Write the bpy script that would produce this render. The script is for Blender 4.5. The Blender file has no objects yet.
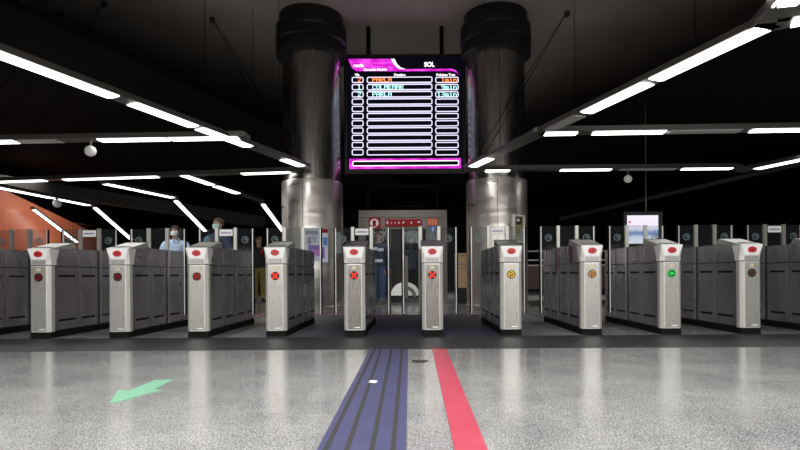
import bpy, bmesh, math, random
from mathutils import Vector, Matrix
random.seed(7)
scn = bpy.context.scene
C = scn.collection
F = 24.0 / 36.0 * 800.0          # focal length in pixels of an 800 px wide frame
CX, CY, CH, ROLL = 413.0, 275.0, 0.685, 0.0065

# ------------------------------------------------------------------ camera
cam = bpy.data.cameras.new('camera'); cam.lens = 24; cam.sensor_width = 36
cam.shift_x = -(CX - 400) / 800.0; cam.shift_y = (CY - 225) / 800.0
cam.clip_end = 200
co = bpy.data.objects.new('camera', cam); C.objects.link(co)
co.location = (0, 0, CH); co.rotation_euler = (math.radians(90), ROLL, 0)
scn.camera = co
scn.view_settings.view_transform = 'Standard'
scn.view_settings.look = 'None'
scn.view_settings.exposure = 0.0
scn.cycles.use_denoising = True
scn.cycles.max_bounces = 6; scn.cycles.diffuse_bounces = 3; scn.cycles.glossy_bounces = 3
scn.cycles.transparent_max_bounces = 24
scn.cycles.sample_clamp_indirect = 2
scn.cycles.blur_glossy = 1.0
scn.cycles.use_adaptive_sampling = False

# measured positions: where a photographed point stands, at depth D or at height z
def P(px, py, D):
    dx, dy = px - CX, CY - py
    c, s = math.cos(ROLL), math.sin(ROLL)
    x, y = dx * c + dy * s, -dx * s + dy * c
    return Vector((x / F * D, D, CH + y / F * D))
def PZ(px, py, z):
    dx, dy = px - CX, CY - py
    y = -dx * math.sin(ROLL) + dy * math.cos(ROLL)
    return P(px, py, (z - CH) * F / y)

# ------------------------------------------------------------------ materials
def mat(name, col=(.5, .5, .5), rough=.5, metal=0.0, emit=None, estr=0.0, spec=.5):
    m = bpy.data.materials.new(name); m.use_nodes = True
    b = m.node_tree.nodes['Principled BSDF']
    b.inputs['Base Color'].default_value = (*col, 1)
    b.inputs['Roughness'].default_value = rough
    b.inputs['Metallic'].default_value = metal
    b.inputs['Specular IOR Level'].default_value = spec
    if emit:
        b.inputs['Emission Color'].default_value = (*emit, 1)
        b.inputs['Emission Strength'].default_value = estr
        if estr < 4: m.cycles.emission_sampling = 'NONE'
    return m
def nd(m, t, **kw):
    n = m.node_tree.nodes.new(t)
    for k, v in kw.items(): setattr(n, k, v)
    return n
def lk(m, a, b): m.node_tree.links.new(a, b)
def ramp(m, fac, stops):
    r = nd(m, 'ShaderNodeValToRGB')
    e = r.color_ramp.elements
    while len(e) < len(stops): e.new(.5)
    for el, (p, c) in zip(e, stops):
        el.position = p; el.color = (*c, 1) if len(c) == 3 else c
    lk(m, fac, r.inputs['Fac'])
    return r
def noise(m, vec, scale, detail=3, rough=.5):
    n = nd(m, 'ShaderNodeTexNoise'); n.inputs['Scale'].default_value = scale
    n.inputs['Detail'].default_value = detail; n.inputs['Roughness'].default_value = rough
    if vec is not None: lk(m, vec, n.inputs['Vector'])
    return n
def mixrgb(m, a, b, fac, mode='MIX'):
    x = nd(m, 'ShaderNodeMix', data_type='RGBA', blend_type=mode)
    for sock, v in ((x.inputs[0], fac), (x.inputs[6], a), (x.inputs[7], b)):
        if hasattr(v, 'links') or hasattr(v, 'is_linked'): lk(m, v, sock)
        elif isinstance(v, (int, float)): sock.default_value = v
        else: sock.default_value = (*v, 1)
    return x.outputs[2]
def coord(m, out='Object', scale=None):
    t = nd(m, 'ShaderNodeTexCoord')
    if scale is None: return t.outputs[out]
    mp = nd(m, 'ShaderNodeMapping'); mp.inputs['Scale'].default_value = scale
    lk(m, t.outputs[out], mp.inputs['Vector'])
    return mp.outputs['Vector']
def bsdf(m): return m.node_tree.nodes['Principled BSDF']

M = {}
def granite():
    m = mat('granite', rough=.2); b = bsdf(m)
    v = coord(m)
    n1 = noise(m, v, 120, 2, .6)
    r1 = ramp(m, n1.outputs['Fac'], [(.30, (.055, .055, .06)), (.44, (.22, .22, .22)), (.55, (.36, .36, .35)), (.70, (.60, .59, .575))])
    n2 = noise(m, v, 1.6, 5, .65)
    r2 = ramp(m, n2.outputs['Fac'], [(.3, (.66, .67, .70)), (.7, (1, 1, .99))])
    n3 = noise(m, v, 22, 4, .7)
    r3 = ramp(m, n3.outputs['Fac'], [(.3, (.72, .72, .73)), (.6, (1, 1, 1))])
    c = mixrgb(m, r1.outputs['Color'], r2.outputs['Color'], 1.0, 'MULTIPLY')
    c = mixrgb(m, c, r3.outputs['Color'], 1.0, 'MULTIPLY')
    lk(m, c, b.inputs['Base Color'])
    b.inputs['Specular IOR Level'].default_value = .9
    rr = ramp(m, n2.outputs['Fac'], [(.3, (.12,) * 3), (.7, (.22,) * 3)])
    lk(m, rr.outputs['Color'], b.inputs['Roughness'])
    bp = nd(m, 'ShaderNodeBump'); bp.inputs['Strength'].default_value = .05; bp.inputs['Distance'].default_value = .002
    lk(m, n3.outputs['Fac'], bp.inputs['Height']); lk(m, bp.outputs['Normal'], b.inputs['Normal'])
    return m
M['granite'] = granite()
def darkstone(name, c0, c1, scuff):
    m = mat(name, rough=.5, spec=.28); b = bsdf(m); v = coord(m)
    n1 = noise(m, v, 30, 5, .7); r1 = ramp(m, n1.outputs['Fac'], [(.35, c0), (.65, c1)])
    v2 = coord(m, scale=(1.2, 5, 1)); n2 = noise(m, v2, 2.6, 6, .75)
    r2 = ramp(m, n2.outputs['Fac'], [(.585, (0, 0, 0)), (.66, (1, 1, 1))])
    c = mixrgb(m, r1.outputs['Color'], scuff, r2.outputs['Color'])
    lk(m, c, b.inputs['Base Color'])
    return m
M['band'] = darkstone('dark_stone', (.010, .0105, .012), (.028, .029, .032), (.10, .10, .10))
M['navy_shade'] = darkstone('shaded_navy_floor', (.010, .010, .030), (.022, .022, .055), (.05, .05, .08))  # shade and bluish reflection on the granite between the centre gates, painted navy
_m = M['navy_shade']; _b = bsdf(_m); _src = _b.inputs['Base Color'].links[0].from_socket
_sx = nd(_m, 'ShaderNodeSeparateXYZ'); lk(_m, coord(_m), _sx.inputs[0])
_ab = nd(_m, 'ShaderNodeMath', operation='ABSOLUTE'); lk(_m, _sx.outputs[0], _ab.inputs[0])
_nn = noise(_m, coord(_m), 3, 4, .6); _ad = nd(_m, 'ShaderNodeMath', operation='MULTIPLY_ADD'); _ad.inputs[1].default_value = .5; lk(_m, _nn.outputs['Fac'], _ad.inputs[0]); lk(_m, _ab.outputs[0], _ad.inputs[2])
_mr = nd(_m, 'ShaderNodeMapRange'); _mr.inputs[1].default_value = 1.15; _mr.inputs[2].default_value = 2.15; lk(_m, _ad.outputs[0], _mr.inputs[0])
lk(_m, mixrgb(_m, _src, (.19, .19, .19), _mr.outputs[0]), _b.inputs['Base Color'])  # sides fade to a grey painted as shadowed granite
def steel(name, c, metal, rough, streak=(1, 1, 40), amt=.25):
    m = mat(name, c, rough, metal); b = bsdf(m)
    v = coord(m, scale=streak); n = noise(m, v, 6, 1, .5)
    r = ramp(m, n.outputs['Fac'], [(.3, tuple(x * (1 - amt) for x in c)), (.7, tuple(min(1, x * (1 + amt)) for x in c))])
    lk(m, r.outputs['Color'], b.inputs['Base Color'])
    rr = ramp(m, n.outputs['Fac'], [(.3, (rough * .8,) * 3), (.7, (rough * 1.2,) * 3)])
    lk(m, rr.outputs['Color'], b.inputs['Roughness'])
    return m
M['front_steel'] = steel('brushed_front_steel', (.68, .67, .64), .45, .36, (60, 60, 3), .08)
M['panel_steel'] = steel('brushed_panel_steel', (.50, .49, .46), .6, .34, (60, 60, 3), .08)
M['panel_dark'] = steel('grey_panel_steel', (.30, .285, .265), .7, .32, (60, 60, 3), .08)
M['side_steel'] = steel('brushed_side_steel', (.34, .32, .345), .75, .27, (.6, .6, .35), .08)  # the front steel darkened for shade, with the violet reflection tinted in
M['body_steel'] = steel('dark_steel', (.10, .098, .10), .8, .4, (1, 1, 1), .1)
M['cap'] = mat('pale_cap', (.80, .79, .77), .35, .15)
M['white'] = mat('white_plastic', (.92, .92, .92), .4)
M['grey_lid'] = mat('grey_lid', (.30, .30, .30), .3, .5)
M['sensor'] = mat('sensor_glass', (.42, .41, .40), .3, .3)
M['dark_lid'] = mat('dark_lid', (.09, .085, .085), .3, .4)
M['black'] = mat('black_plastic', (.012, .012, .013), .45)
M['rubber'] = mat('black_rubber', (.006, .006, .006), .7, spec=.12)
M['void'] = mat('black_paint', (.006, .006, .006), .8, spec=.1)
M['red'] = mat('red_oval', (.55, .012, .02), .35)
M['darkred'] = mat('dark_red', (.16, .008, .012), .4)
M['maroon'] = mat('maroon_reflection', (.22, .01, .03), .35, .2)
M['plum'] = mat('plum_reflection', (.07, .012, .03), .35, .3)
M['amber_sticker'] = mat('pale_yellow_sticker', (.62, .55, .36), .5)
M['post'] = mat('pale_metal_post', (.40, .40, .37), .35, .5)
M['edge_white'] = mat('white_edge', (.80, .80, .80), .4, .2)
def em(name, c, s):
    return mat(name, (0.0, 0.0, 0.0), .6, 0, c, s, spec=0)
M['led_red'] = em('red_led', (1, .035, .02), 1.35)
M['led_red_dim'] = em('dim_red_led', (1, .05, .03), .35)
M['led_red_off'] = em('unlit_red_led', (1, .05, .04), .13)
M['led_yellow'] = em('yellow_led', (1, .62, .03), 1.0)
M['led_amber'] = em('amber_led', (1, .45, .10), .7)
M['led_amber_dim'] = em('dim_amber_led', (1, .4, .15), .12)
M['led_green'] = em('green_led', (.03, 1, .13), .85)
M['tube'] = em('lit_tube', (1, .985, .95), 9.0)
M['tube_far'] = em('lit_tube_far', (1, .985, .95), 5.0)
M['tube_edge'] = em('lit_tube_edge', (1, .985, .95), 3.0)
for k_ in ('tube', 'tube_far'): M[k_].cycles.emission_sampling = 'FRONT'
M['tube_off'] = mat('unlit_tube', (.62, .62, .60), .35)
M['housing'] = mat('lamp_housing', (.12, .112, .10), .42, .5)
M['joint'] = mat('lamp_joint', (.40, .38, .35), .5, .2)
M['wire'] = mat('steel_wire', (.006, .006, .006), .9, spec=.05)
def glass(name, tint, gloss):
    m = bpy.data.materials.new(name); m.use_nodes = True
    nt = m.node_tree; nt.nodes.remove(nt.nodes['Principled BSDF'])
    out = nt.nodes['Material Output']
    t = nd(m, 'ShaderNodeBsdfTransparent'); t.inputs['Color'].default_value = (*tint, 1)
    g = nd(m, 'ShaderNodeBsdfGlossy'); g.inputs['Roughness'].default_value = .03; g.inputs['Color'].default_value = (.9, .9, .9, 1)
    f = nd(m, 'ShaderNodeFresnel'); f.inputs['IOR'].default_value = 1.5
    a = nd(m, 'ShaderNodeMath', operation='MULTIPLY'); a.inputs[1].default_value = gloss
    lk(m, f.outputs[0], a.inputs[0])
    x = nd(m, 'ShaderNodeMixShader')
    lk(m, a.outputs[0], x.inputs[0]); lk(m, t.outputs[0], x.inputs[1]); lk(m, g.outputs[0], x.inputs[2])
    df = nd(m, 'ShaderNodeBsdfDiffuse'); df.inputs['Color'].default_value = (.12, .125, .14, 1)
    y = nd(m, 'ShaderNodeMixShader'); y.inputs[0].default_value = .07
    lk(m, x.outputs[0], y.inputs[1]); lk(m, df.outputs[0], y.inputs[2])
    lk(m, y.outputs[0], out.inputs['Surface'])
    return m
M['glass'] = glass('clear_glass', (.95, .96, .96), 1.2)
M['glass_lift'] = glass('lift_glass', (.75, .77, .78), .25)
M['emblem'] = mat('grey_emblem', (.13, .17, .19), .5)
M['text_violet'] = mat('violet_print', (.30, .18, .42), .6)

# ------------------------------------------------------------------ mesh building
class MB:
    def __init__(s): s.bm = bmesh.new(); s.mi = 0
    def _f(s, vs):
        try:
            f = s.bm.faces.new(vs); f.material_index = s.mi; return f
        except ValueError: return None
    def box(s, x0, x1, y0, y1, z0, z1):
        v = [s.bm.verts.new(p) for p in ((x0, y0, z0), (x1, y0, z0), (x1, y1, z0), (x0, y1, z0), (x0, y0, z1), (x1, y0, z1), (x1, y1, z1), (x0, y1, z1))]
        for q in ((0, 3, 2, 1), (4, 5, 6, 7), (0, 1, 5, 4), (1, 2, 6, 5), (2, 3, 7, 6), (3, 0, 4, 7)): s._f([v[i] for i in q])
        return s
    def loft(s, rings, cap=True):
        R = [[s.bm.verts.new(p) for p in r] for r in rings]
        n = len(R[0])
        for a, b in zip(R, R[1:]):
            for i in range(n): s._f([a[i], a[(i + 1) % n], b[(i + 1) % n], b[i]])
        if cap: s._f(R[0][::-1]); s._f(R[-1])
        return s
    def lathe(s, prof, n=32, c=(0, 0)):
        return s.loft([[(c[0] + r * math.cos(2 * math.pi * i / n), c[1] + r * math.sin(2 * math.pi * i / n), z) for i in range(n)] for r, z in prof])
    def tube(s, pts, rad, n=8):
        pts = [Vector(p) for p in pts]
        if not isinstance(rad, (list, tuple)): rad = [rad] * len(pts)
        rings = []
        for i, p in enumerate(pts):
            d = (pts[min(i + 1, len(pts) - 1)] - pts[max(i - 1, 0)]).normalized()
            up = Vector((0, 0, 1)) if abs(d.z) < .9 else Vector((1, 0, 0))
            a = d.cross(up).normalized(); b = a.cross(d).normalized()
            rings.append([p + rad[i] * (math.cos(2 * math.pi * k / n) * a + math.sin(2 * math.pi * k / n) * b) for k in range(n)])
        return s.loft(rings)
    def bar(s, p0, p1, w, h, up=(0, 0, 1)):
        p0, p1 = Vector(p0), Vector(p1); d = (p1 - p0).normalized()
        a = d.cross(Vector(up)).normalized(); b = a.cross(d).normalized()
        q = [(-w / 2, -h / 2), (w / 2, -h / 2), (w / 2, h / 2), (-w / 2, h / 2)]
        return s.loft([[p + a * i + b * j for i, j in q] for p in (p0, p1)])
    def poly(s, pts, y0, y1):        # outline in (x, z), thickness along y
        return s.loft([[(x, y1, z) for x, z in pts], [(x, y0, z) for x, z in pts]])
    def polyyz(s, pts, x0, x1):      # outline in (y, z), thickness along x
        return s.loft([[(x0, y, z) for y, z in pts], [(x1, y, z) for y, z in pts]])
    def polyxy(s, pts, z0, z1):
        return s.loft([[(x, y, z0) for x, y in pts], [(x, y, z1) for x, y in pts]])
    def ell(s, c, r, nu=16, nv=10):
        rings = []
        for j in range(nv + 1):
            t = math.pi * j / nv; q = max(math.sin(t), .02)
            rings.append([(c[0] + r[0] * q * math.cos(2 * math.pi * i / nu), c[1] + r[1] * q * math.sin(2 * math.pi * i / nu), c[2] - r[2] * math.cos(t)) for i in range(nu)])
        return s.loft(rings)
    def ring(s, cx, cz, r0, r1, y0, y1, n=24, a0=0, a1=2 * math.pi):
        full = abs(a1 - a0 - 2 * math.pi) < 1e-6
        k = n if full else n + 1
        def pt(r, i, y): a = a0 + (a1 - a0) * i / n; return s.bm.verts.new((cx + r * math.cos(a), y, cz + r * math.sin(a)))
        A = [[pt(r, i, y) for r, y in ((r0, y0), (r1, y0), (r1, y1), (r0, y1))] for i in range(k)]
        for i in range(n):
            p, q = A[i], A[(i + 1) % k]
            for j in range(4): s._f([p[j], p[(j + 1) % 4], q[(j + 1) % 4], q[j]])
        if not full: s._f(A[0]); s._f(A[-1][::-1])
        return s
    def disc(s, cx, cz, rx, rz, y0, y1, n=28):
        return s.poly([(cx + rx * math.cos(2 * math.pi * i / n), cz + rz * math.sin(2 * math.pi * i / n)) for i in range(n)], y0, y1)
    def build(s, name, m, parent=None, smooth=False, bevel=0, loc=None):
        bmesh.ops.recalc_face_normals(s.bm, faces=s.bm.faces[:])
        me = bpy.data.meshes.new(name); s.bm.to_mesh(me); s.bm.free()
        for x in (m if isinstance(m, (list, tuple)) else [m]): me.materials.append(x)
        o = bpy.data.objects.new(name, me); C.objects.link(o)
        if parent: o.parent = parent
        if loc: o.location = loc
        if smooth:
            for f in me.polygons: f.use_smooth = True
            if smooth == 'auto': me.set_sharp_from_angle(angle=math.radians(35))
        if bevel:
            b = o.modifiers.new('edge', 'BEVEL'); b.width = bevel; b.segments = 2; b.limit_method = 'ANGLE'
        return o
def tag(o, label=None, cat=None, group=None, kind=None):
    if label: o['label'] = label
    if cat: o['category'] = cat
    if group: o['group'] = group
    if kind: o['kind'] = kind
    return o
def thing(name, label, cat, loc=(0, 0, 0), group=None, rz=0):
    o = bpy.data.objects.new(name, None); C.objects.link(o); o.empty_display_size = .1
    o.location = loc; o.rotation_euler = (0, 0, rz)
    return tag(o, label, cat, group)
def kids(o): return [c for c in bpy.data.objects if c.parent == o]
def copy_tree(o, parent=None):
    c = o.copy(); C.objects.link(c)
    if parent: c.parent = parent
    for k in kids(o): copy_tree(k, c)
    return c
def text(name, s, size, m, parent, loc, align='LEFT', bold=0.0, shear=0.0, sx=1.0):
    cu = bpy.data.curves.new(name, 'FONT'); cu.body = s; cu.size = size; cu.align_x = align
    cu.offset = bold; cu.shear = shear; cu.resolution_u = 4
    t = bpy.data.objects.new(name, cu); C.objects.link(t)
    dg = bpy.context.evaluated_depsgraph_get()
    me = bpy.data.meshes.new_from_object(t.evaluated_get(dg))
    bpy.data.objects.remove(t); bpy.data.curves.remove(cu)
    for v in me.vertices: v.co = Vector((v.co.x * sx, 0, v.co.y))
    me.materials.clear(); me.materials.append(m)
    o = bpy.data.objects.new(name, me); C.objects.link(o); o.parent = parent; o.location = loc
    return o

# ------------------------------------------------------------------ setting
MB().box(-13, 13, -5, 26, -.1, 0).build('floor', M['granite'])
tag(bpy.data.objects['floor'], kind='structure')
b = MB().box(-13, 13, 4.93, 5.93, 0, .003).build('floor_dark_band', M['band']); tag(b, kind='structure')
b = MB().box(-2.1, 1.95, 5.93, 9.2, 0, .003).build('floor_shade_area', M['navy_shade']); tag(b, kind='structure')  # same granite floor, its shade and reflection laid on as colour
M['ceil'] = mat('grey_concrete_ceiling', (.32, .195, .175), .9, spec=.1)
_m = M['ceil']; _n = noise(_m, coord(_m), 1.3, 5, .6)
lk(_m, ramp(_m, _n.outputs['Fac'], [(.3, (.42, .375, .335)), (.7, (.54, .48, .43))]).outputs['Color'], bsdf(_m).inputs['Base Color'])
CEIL = 5.6
b = MB().box(-13, 13, -5, 26, CEIL, CEIL + .1).build('ceiling', M['ceil']); tag(b, kind='structure')
M['wallblack'] = mat('black_wall', (.012, .011, .010), .7, spec=.2)
for nm, bx in (('wall_back', (-13, 13, 26, 26.1)), ('wall_left', (-13.1, -13, -5, 26)), ('wall_right', (13, 13.1, -5, 26)), ('wall_front', (-13, 13, -5.1, -5))):
    b = MB().box(*bx, 0, CEIL).build(nm, M['wallblack']); tag(b, kind='structure')
# dropped black ceilings to either side, their edges running along the light lines
SL = 4.0
def edge_l(D): return -4.93 + .354 * (D - 6.36)
def edge_r(D): return 4.86 - .337 * (D - 7.15)
b = MB().polyxy([(-12.99, 1.0), (edge_l(1), 1.0), (edge_l(19.4), 19.4), (edge_l(19.4), 25.9), (-12.99, 25.9)], SL, SL + .12)
tag(b.build('ceiling_dropped_left', M['void']), kind='structure')
b = MB().polyxy([(12.99, 1.0), (edge_r(1), 1.0), (edge_r(19.4), 19.4), (edge_r(19.4), 25.9), (12.99, 25.9)], SL, SL + .12)
tag(b.build('ceiling_dropped_right', M['void']), kind='structure')
# faint concrete beams under the dropped ceilings
M['beam'] = mat('dim_beam', (.06, .055, .05), .8)
b = MB().bar(P(-40, 176, 14), P(262, 222, 19), .5, .34).build('ceiling_beam_left', M['beam']); tag(b, kind='structure')
b = MB().bar(P(860, 150, 12), P(560, 219, 17), .10, .10).build('ceiling_beam_right', M['beam']); tag(b, kind='structure')
# orange side wall of the ramp on the left, its top following the sloping soffit
M['orange'] = mat('orange_wall', (.62, .17, .085), .35)
_m = M['orange']; _n = noise(_m, coord(_m), .9, 4, .6)
lk(_m, ramp(_m, _n.outputs['Fac'], [(.3, (.50, .125, .06)), (.7, (.66, .19, .10))]).outputs['Color'], bsdf(_m).inputs['Base Color'])
b = MB().polyyz([(12, 0), (20.6, 0), (20.6, 2.25), (15.3, 3.35), (12, 4.0)], -12.0, -12.1)
b.polyyz([(12, 2.60), (20, 2.60), (20, 2.615), (12, 2.615)], -11.99, -12.0)
tag(b.build('wall_orange', M['orange']), kind='structure')

# ------------------------------------------------------------------ floor markings
M['blue'] = mat('navy_vinyl', (.045, .046, .115), .5)
_m = M['blue']; _n = noise(_m, coord(_m), 9, 6, .7)
lk(_m, ramp(_m, _n.outputs['Fac'], [(.3, (.036, .037, .095)), (.75, (.062, .062, .14))]).outputs['Color'], bsdf(_m).inputs['Base Color'])
M['groove'] = mat('grimy_groove', (.02, .02, .02), .8)
M['pink'] = mat('pink_vinyl', (.66, .085, .125), .45)
_m = M['pink']; _n = noise(_m, coord(_m), 5, 6, .7)
lk(_m, ramp(_m, _n.outputs['Fac'], [(.3, (.34, .032, .060)), (.75, (.44, .058, .095))]).outputs['Color'], bsdf(_m).inputs['Base Color'])
M['mint'] = mat('mint_vinyl', (.15, .36, .235), .5)
fl = lambda px, py: PZ(px, py, .0001).to_2d()
t = thing('tactile_strip', 'navy blue floor strip with dark grooves leading to the gates', 'floor strip', (fl(371, 349.5).x, 4.9, 0))
def rel(o, *pts): return [(p.x - o.location.x, p.y - o.location.y) for p in pts]
MB().polyxy(rel(t, fl(313, 458), fl(406, 458), fl(408, 349.5), fl(370, 349.5)), 0, .004).build('strip', M['blue'], t)
for xt, xb in ((374.5, 322), (381, 344), (391.5, 370), (402, 392)):
    a, c = fl(xt, 349.5), fl(xb, 458)
    MB().polyxy([(q.x - t.location.x + s, q.y - t.location.y) for q, s in ((c, -.009), (c, .011), (a, .011), (a, -.009))], .004, .0055).build('groove', M['groove'], t)
t = thing('floor_stripe', 'pink red stripe stuck on the granite floor', 'floor stripe', (fl(439, 349).x, 4.9, 0))
MB().polyxy(rel(t, fl(456.5, 458), fl(491, 458), fl(446, 348.5), fl(432, 348.5)), 0, .003).build('stripe', M['pink'], t)
t = thing('floor_arrow', 'mint green arrow sticker on the granite floor', 'floor sticker', (*fl(140, 391), 0))
ar = [(109.5, 403.2), (118, 391), (122, 390), (128, 391.5), (155, 380.3), (173, 380), (154, 390), (162, 390.3), (145, 394.5), (123, 401)]
MB().polyxy(rel(t, *[fl(*q) for q in ar]), 0, .003).build('arrow', M['mint'], t)
t = thing('floor_line', 'thin pink line across the floor behind the glass doors', 'floor line', (-1.6, 9.35, 0))
MB().box(-1.6, 1.35, -.05, .05, 0, .003).build('line', M['pink'], t)
b = MB().polyxy([(-.025, -.02), (.02, -.03), (.03, .01), (-.015, .03)], 0, .006).build('paper_scrap', M['white'], loc=(*fl(373, 382.5), .004))
tag(b, 'small white paper scrap lying on the navy floor strip', 'litter')
b = MB().polyxy([(.06 * math.cos(a) * (1 + .25 * math.sin(3 * a)), .075 * math.sin(a) * (1 + .2 * math.cos(2 * a))) for a in [i * math.pi / 10 for i in range(20)]], 0, .003).build('floor_stain', M['black'], loc=(*fl(420, 361.5), 0))
tag(b, 'dark round stain on the granite beside the pink stripe', 'stain')

# ------------------------------------------------------------------ ticket gates
GY = 5.95
GPX = [-41, 39, 118, 197, 275.4, 354.2, 432.4, 511.3, 592, 671.6, 751.6, 831.5]
def chamf(w, d0, d1, ch, z):
    return [(-w + ch, d0, z), (w - ch, d0, z), (w, d0 + ch, z), (w, d1, z), (-w, d1, z), (-w, d0 + ch, z)]
def make_gate(lid, sign, cap_mat):
    g = thing('ticket_gate', 'x', 'ticket gate')
    MB().box(-.112, .112, .02, 1.76, 0, .07).build('plinth', M['rubber'], g)
    MB().box(-.104, .104, .07, 1.76, .07, 1.03).build('body', M['body_steel'], g, bevel=.006)
    MB().loft([chamf(.118, 0, .09, .034, z) for z in (.07, .815)]).build('front_post', M['front_steel'], g, bevel=.004)
    MB().box(-.076, .076, -.004, .001, .085, .80).build('front_panel', M['panel_dark'] if lid is M['dark_lid'] else M['panel_steel'], g, bevel=.002)
    MB().loft([chamf(.118, 0, .12, .034, .823), chamf(.118, 0, .12, .032, .875), chamf(.123, -.012, .16, .006, .992), chamf(.123, -.012, .16, .006, 1.004)]).build('head', cap_mat, g, bevel=.003)
    o = MB().poly([(-.117, 1.0), (.117, 1.0), (.078, .888), (-.078, .888)], -.002, .004)
    # follows the slope of the head
    for v in o.bm.verts: v.co.y += -.0155 * (v.co.z - .888) / .112 - .003
    fp = o.build('face_plate', M['white'], g)
    MB().box(-.078, .078, -.005, .001, .830, .878).build('sensor_window', M['sensor'], g)
    ov = MB().disc(0, .945, .048, .034, -.020, -.008).build('oval_badge', M['red'], g)
    MB().poly([(-.022, .94), (.0, .957), (.0, .950), (.024, .950), (.024, .937), (.0, .937), (.0, .928)], -.022, -.0195).build('badge_arrow', M['darkred'], ov)
    MB().polyyz([(-.010, 1.003), (.40, 1.092), (.425, 1.090), (.47, 1.03), (.16, 1.003)], -.125, .125).build('reader_lid', lid, g, bevel=.003)
    MB().polyyz([(.395, 1.088), (.402, 1.099), (.43, 1.094), (.43, 1.085)], -.127, .127).build('lid_edge', M['dark_lid'], g)
    MB().box(-.022, .022, -.006, -.003, .755, .785).build('card_sticker', M['amber_sticker'], g)
    MB().box(-.0, .062, -.006, -.003, .098, .108).build('maker_plate', M['white'], g)
    for s in (-1, 1):
        for y0, y1 in ((.10, .52), (.535, .91), (.975, 1.35), (1.365, 1.755)):
            x0, x1 = sorted((s * .104, s * .112))
            p = MB().box(x0, x1, y0, y1, .085, .80).build('side_panel', M['side_steel'], g, bevel=.002)
            h = min(.16, (y1 - y0) * .36); yc = (y0 + y1) / 2
            x0, x1 = sorted((s * .1115, s * .1135))
            for z in (.70, .19): MB().box(x0, x1, yc - h, yc + h, z - .012, z + .012).build('slot', M['rubber'], p)
            x0, x1 = sorted((s * .104, s * .1115))
            MB().box(x0, x1, y0, y1, .815, 1.02).build('upper_panel', M['side_steel'], g, bevel=.002)
    # glass leaves that close the passage, and the screen above the body
    MB().box(-.098, .098, .937, .947, 1.03, 1.305).build('glass_screen', M['glass'], g)
    for s in (-1, 1):
        MB().box(s * .12 - .02, s * .12 + .02, .925, .96, 1.028, 1.31).build('post', M['post'], g)
        x0, x1 = sorted((s * .142, s * .337))
        d = MB().box(x0, x1, .937, .947, .19, 1.30).build('glass_leaf', M['glass'], g)
        x0, x1 = sorted((s * .336, s * .347))
        MB().box(x0, x1, .934, .950, .185, 1.30).build('edge_strip', M['edge_white'], d)
        x0, x1 = sorted((s * .347, s * .366))
        MB().box(x0, x1, .934, .950, .185, 1.30).build('edge_seal', M['rubber'], d)
        em_ = MB().ring(s * .245, 1.155, .033, .045, .931, .936)
        em_.ring(s * .245, 1.152, .016, .025, .931, .936, 14, -1.0, 1.9).disc(s * .245 - .003, 1.158, .010, .010, .931, .936, 14)
        em_.build('round_emblem', M['emblem'], d)
    if sign:
        sg = MB().box(-.085, .085, .930, .936, 1.205, 1.288).build('paper_sign', M['white'], g)
        bb = MB(); xs = -.068
        for k in range(9):
            w = .008 + .006 * ((k * 7) % 3) / 2; bb.box(xs, xs + w, .9285, .930, 1.235, 1.255); xs += w + .004
        bb.build('sign_print', M['text_violet'], sg)
    return g
def indicator(g, kind):
    d = MB().disc(0, .685, .047, .047, -.010, -.003).build('indicator', M['black'], g)
    if kind.startswith('cross'):
        m = {'cross': M['led_red'], 'cross_dim': M['led_red_off'], 'cross_faint': M['led_red_dim']}[kind]
        bb = MB(); r = .036
        for a, c in (((-r, -r), (r, r)), ((-r, r), (r, -r))):
            dx, dz = c[0] - a[0], c[1] - a[1]; L = math.hypot(dx, dz); nx, nz = -dz / L * .008, dx / L * .008
            bb.poly([(a[0] + nx, .685 + a[1] + nz), (a[0] - nx, .685 + a[1] - nz), (c[0] - nx, .685 + c[1] - nz), (c[0] + nx, .685 + c[1] + nz)], -.0125, -.010)
        bb.build('cross_light', m, d)
    elif kind in ('ring', 'amber'):
        bb = MB()
        for k in range(3):
            bb.ring(0, .685, .024, .036, -.0125, -.010, 8, k * 2.094 + .25, k * 2.094 + 1.75)
            a = k * 2.094 + 1.95
            bb.disc(.030 * math.cos(a), .685 + .030 * math.sin(a), .010, .010, -.0125, -.010, 3)
        bb.poly([(-.014, .69), (0, .675), (.014, .69), (.008, .696), (-.008, .696)], -.0125, -.010)
        bb.build('arrow_ring', M['led_yellow'] if kind == 'ring' else M['led_amber'], d)
    elif kind == 'green':
        bb = MB().poly([(-.026, .685), (.002, .711), (.002, .694), (.026, .694), (.026, .676), (.002, .676), (.002, .659)], -.0125, -.010)
        bb.ring(0, .685, .037, .043, -.0125, -.010, 24)
        bb.build('arrow_light', M['led_green'], d)
    else:
        MB().ring(0, .685, .022, .030, -.0125, -.010, 20).build('unlit_ring', M['led_amber_dim'], d)
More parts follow.
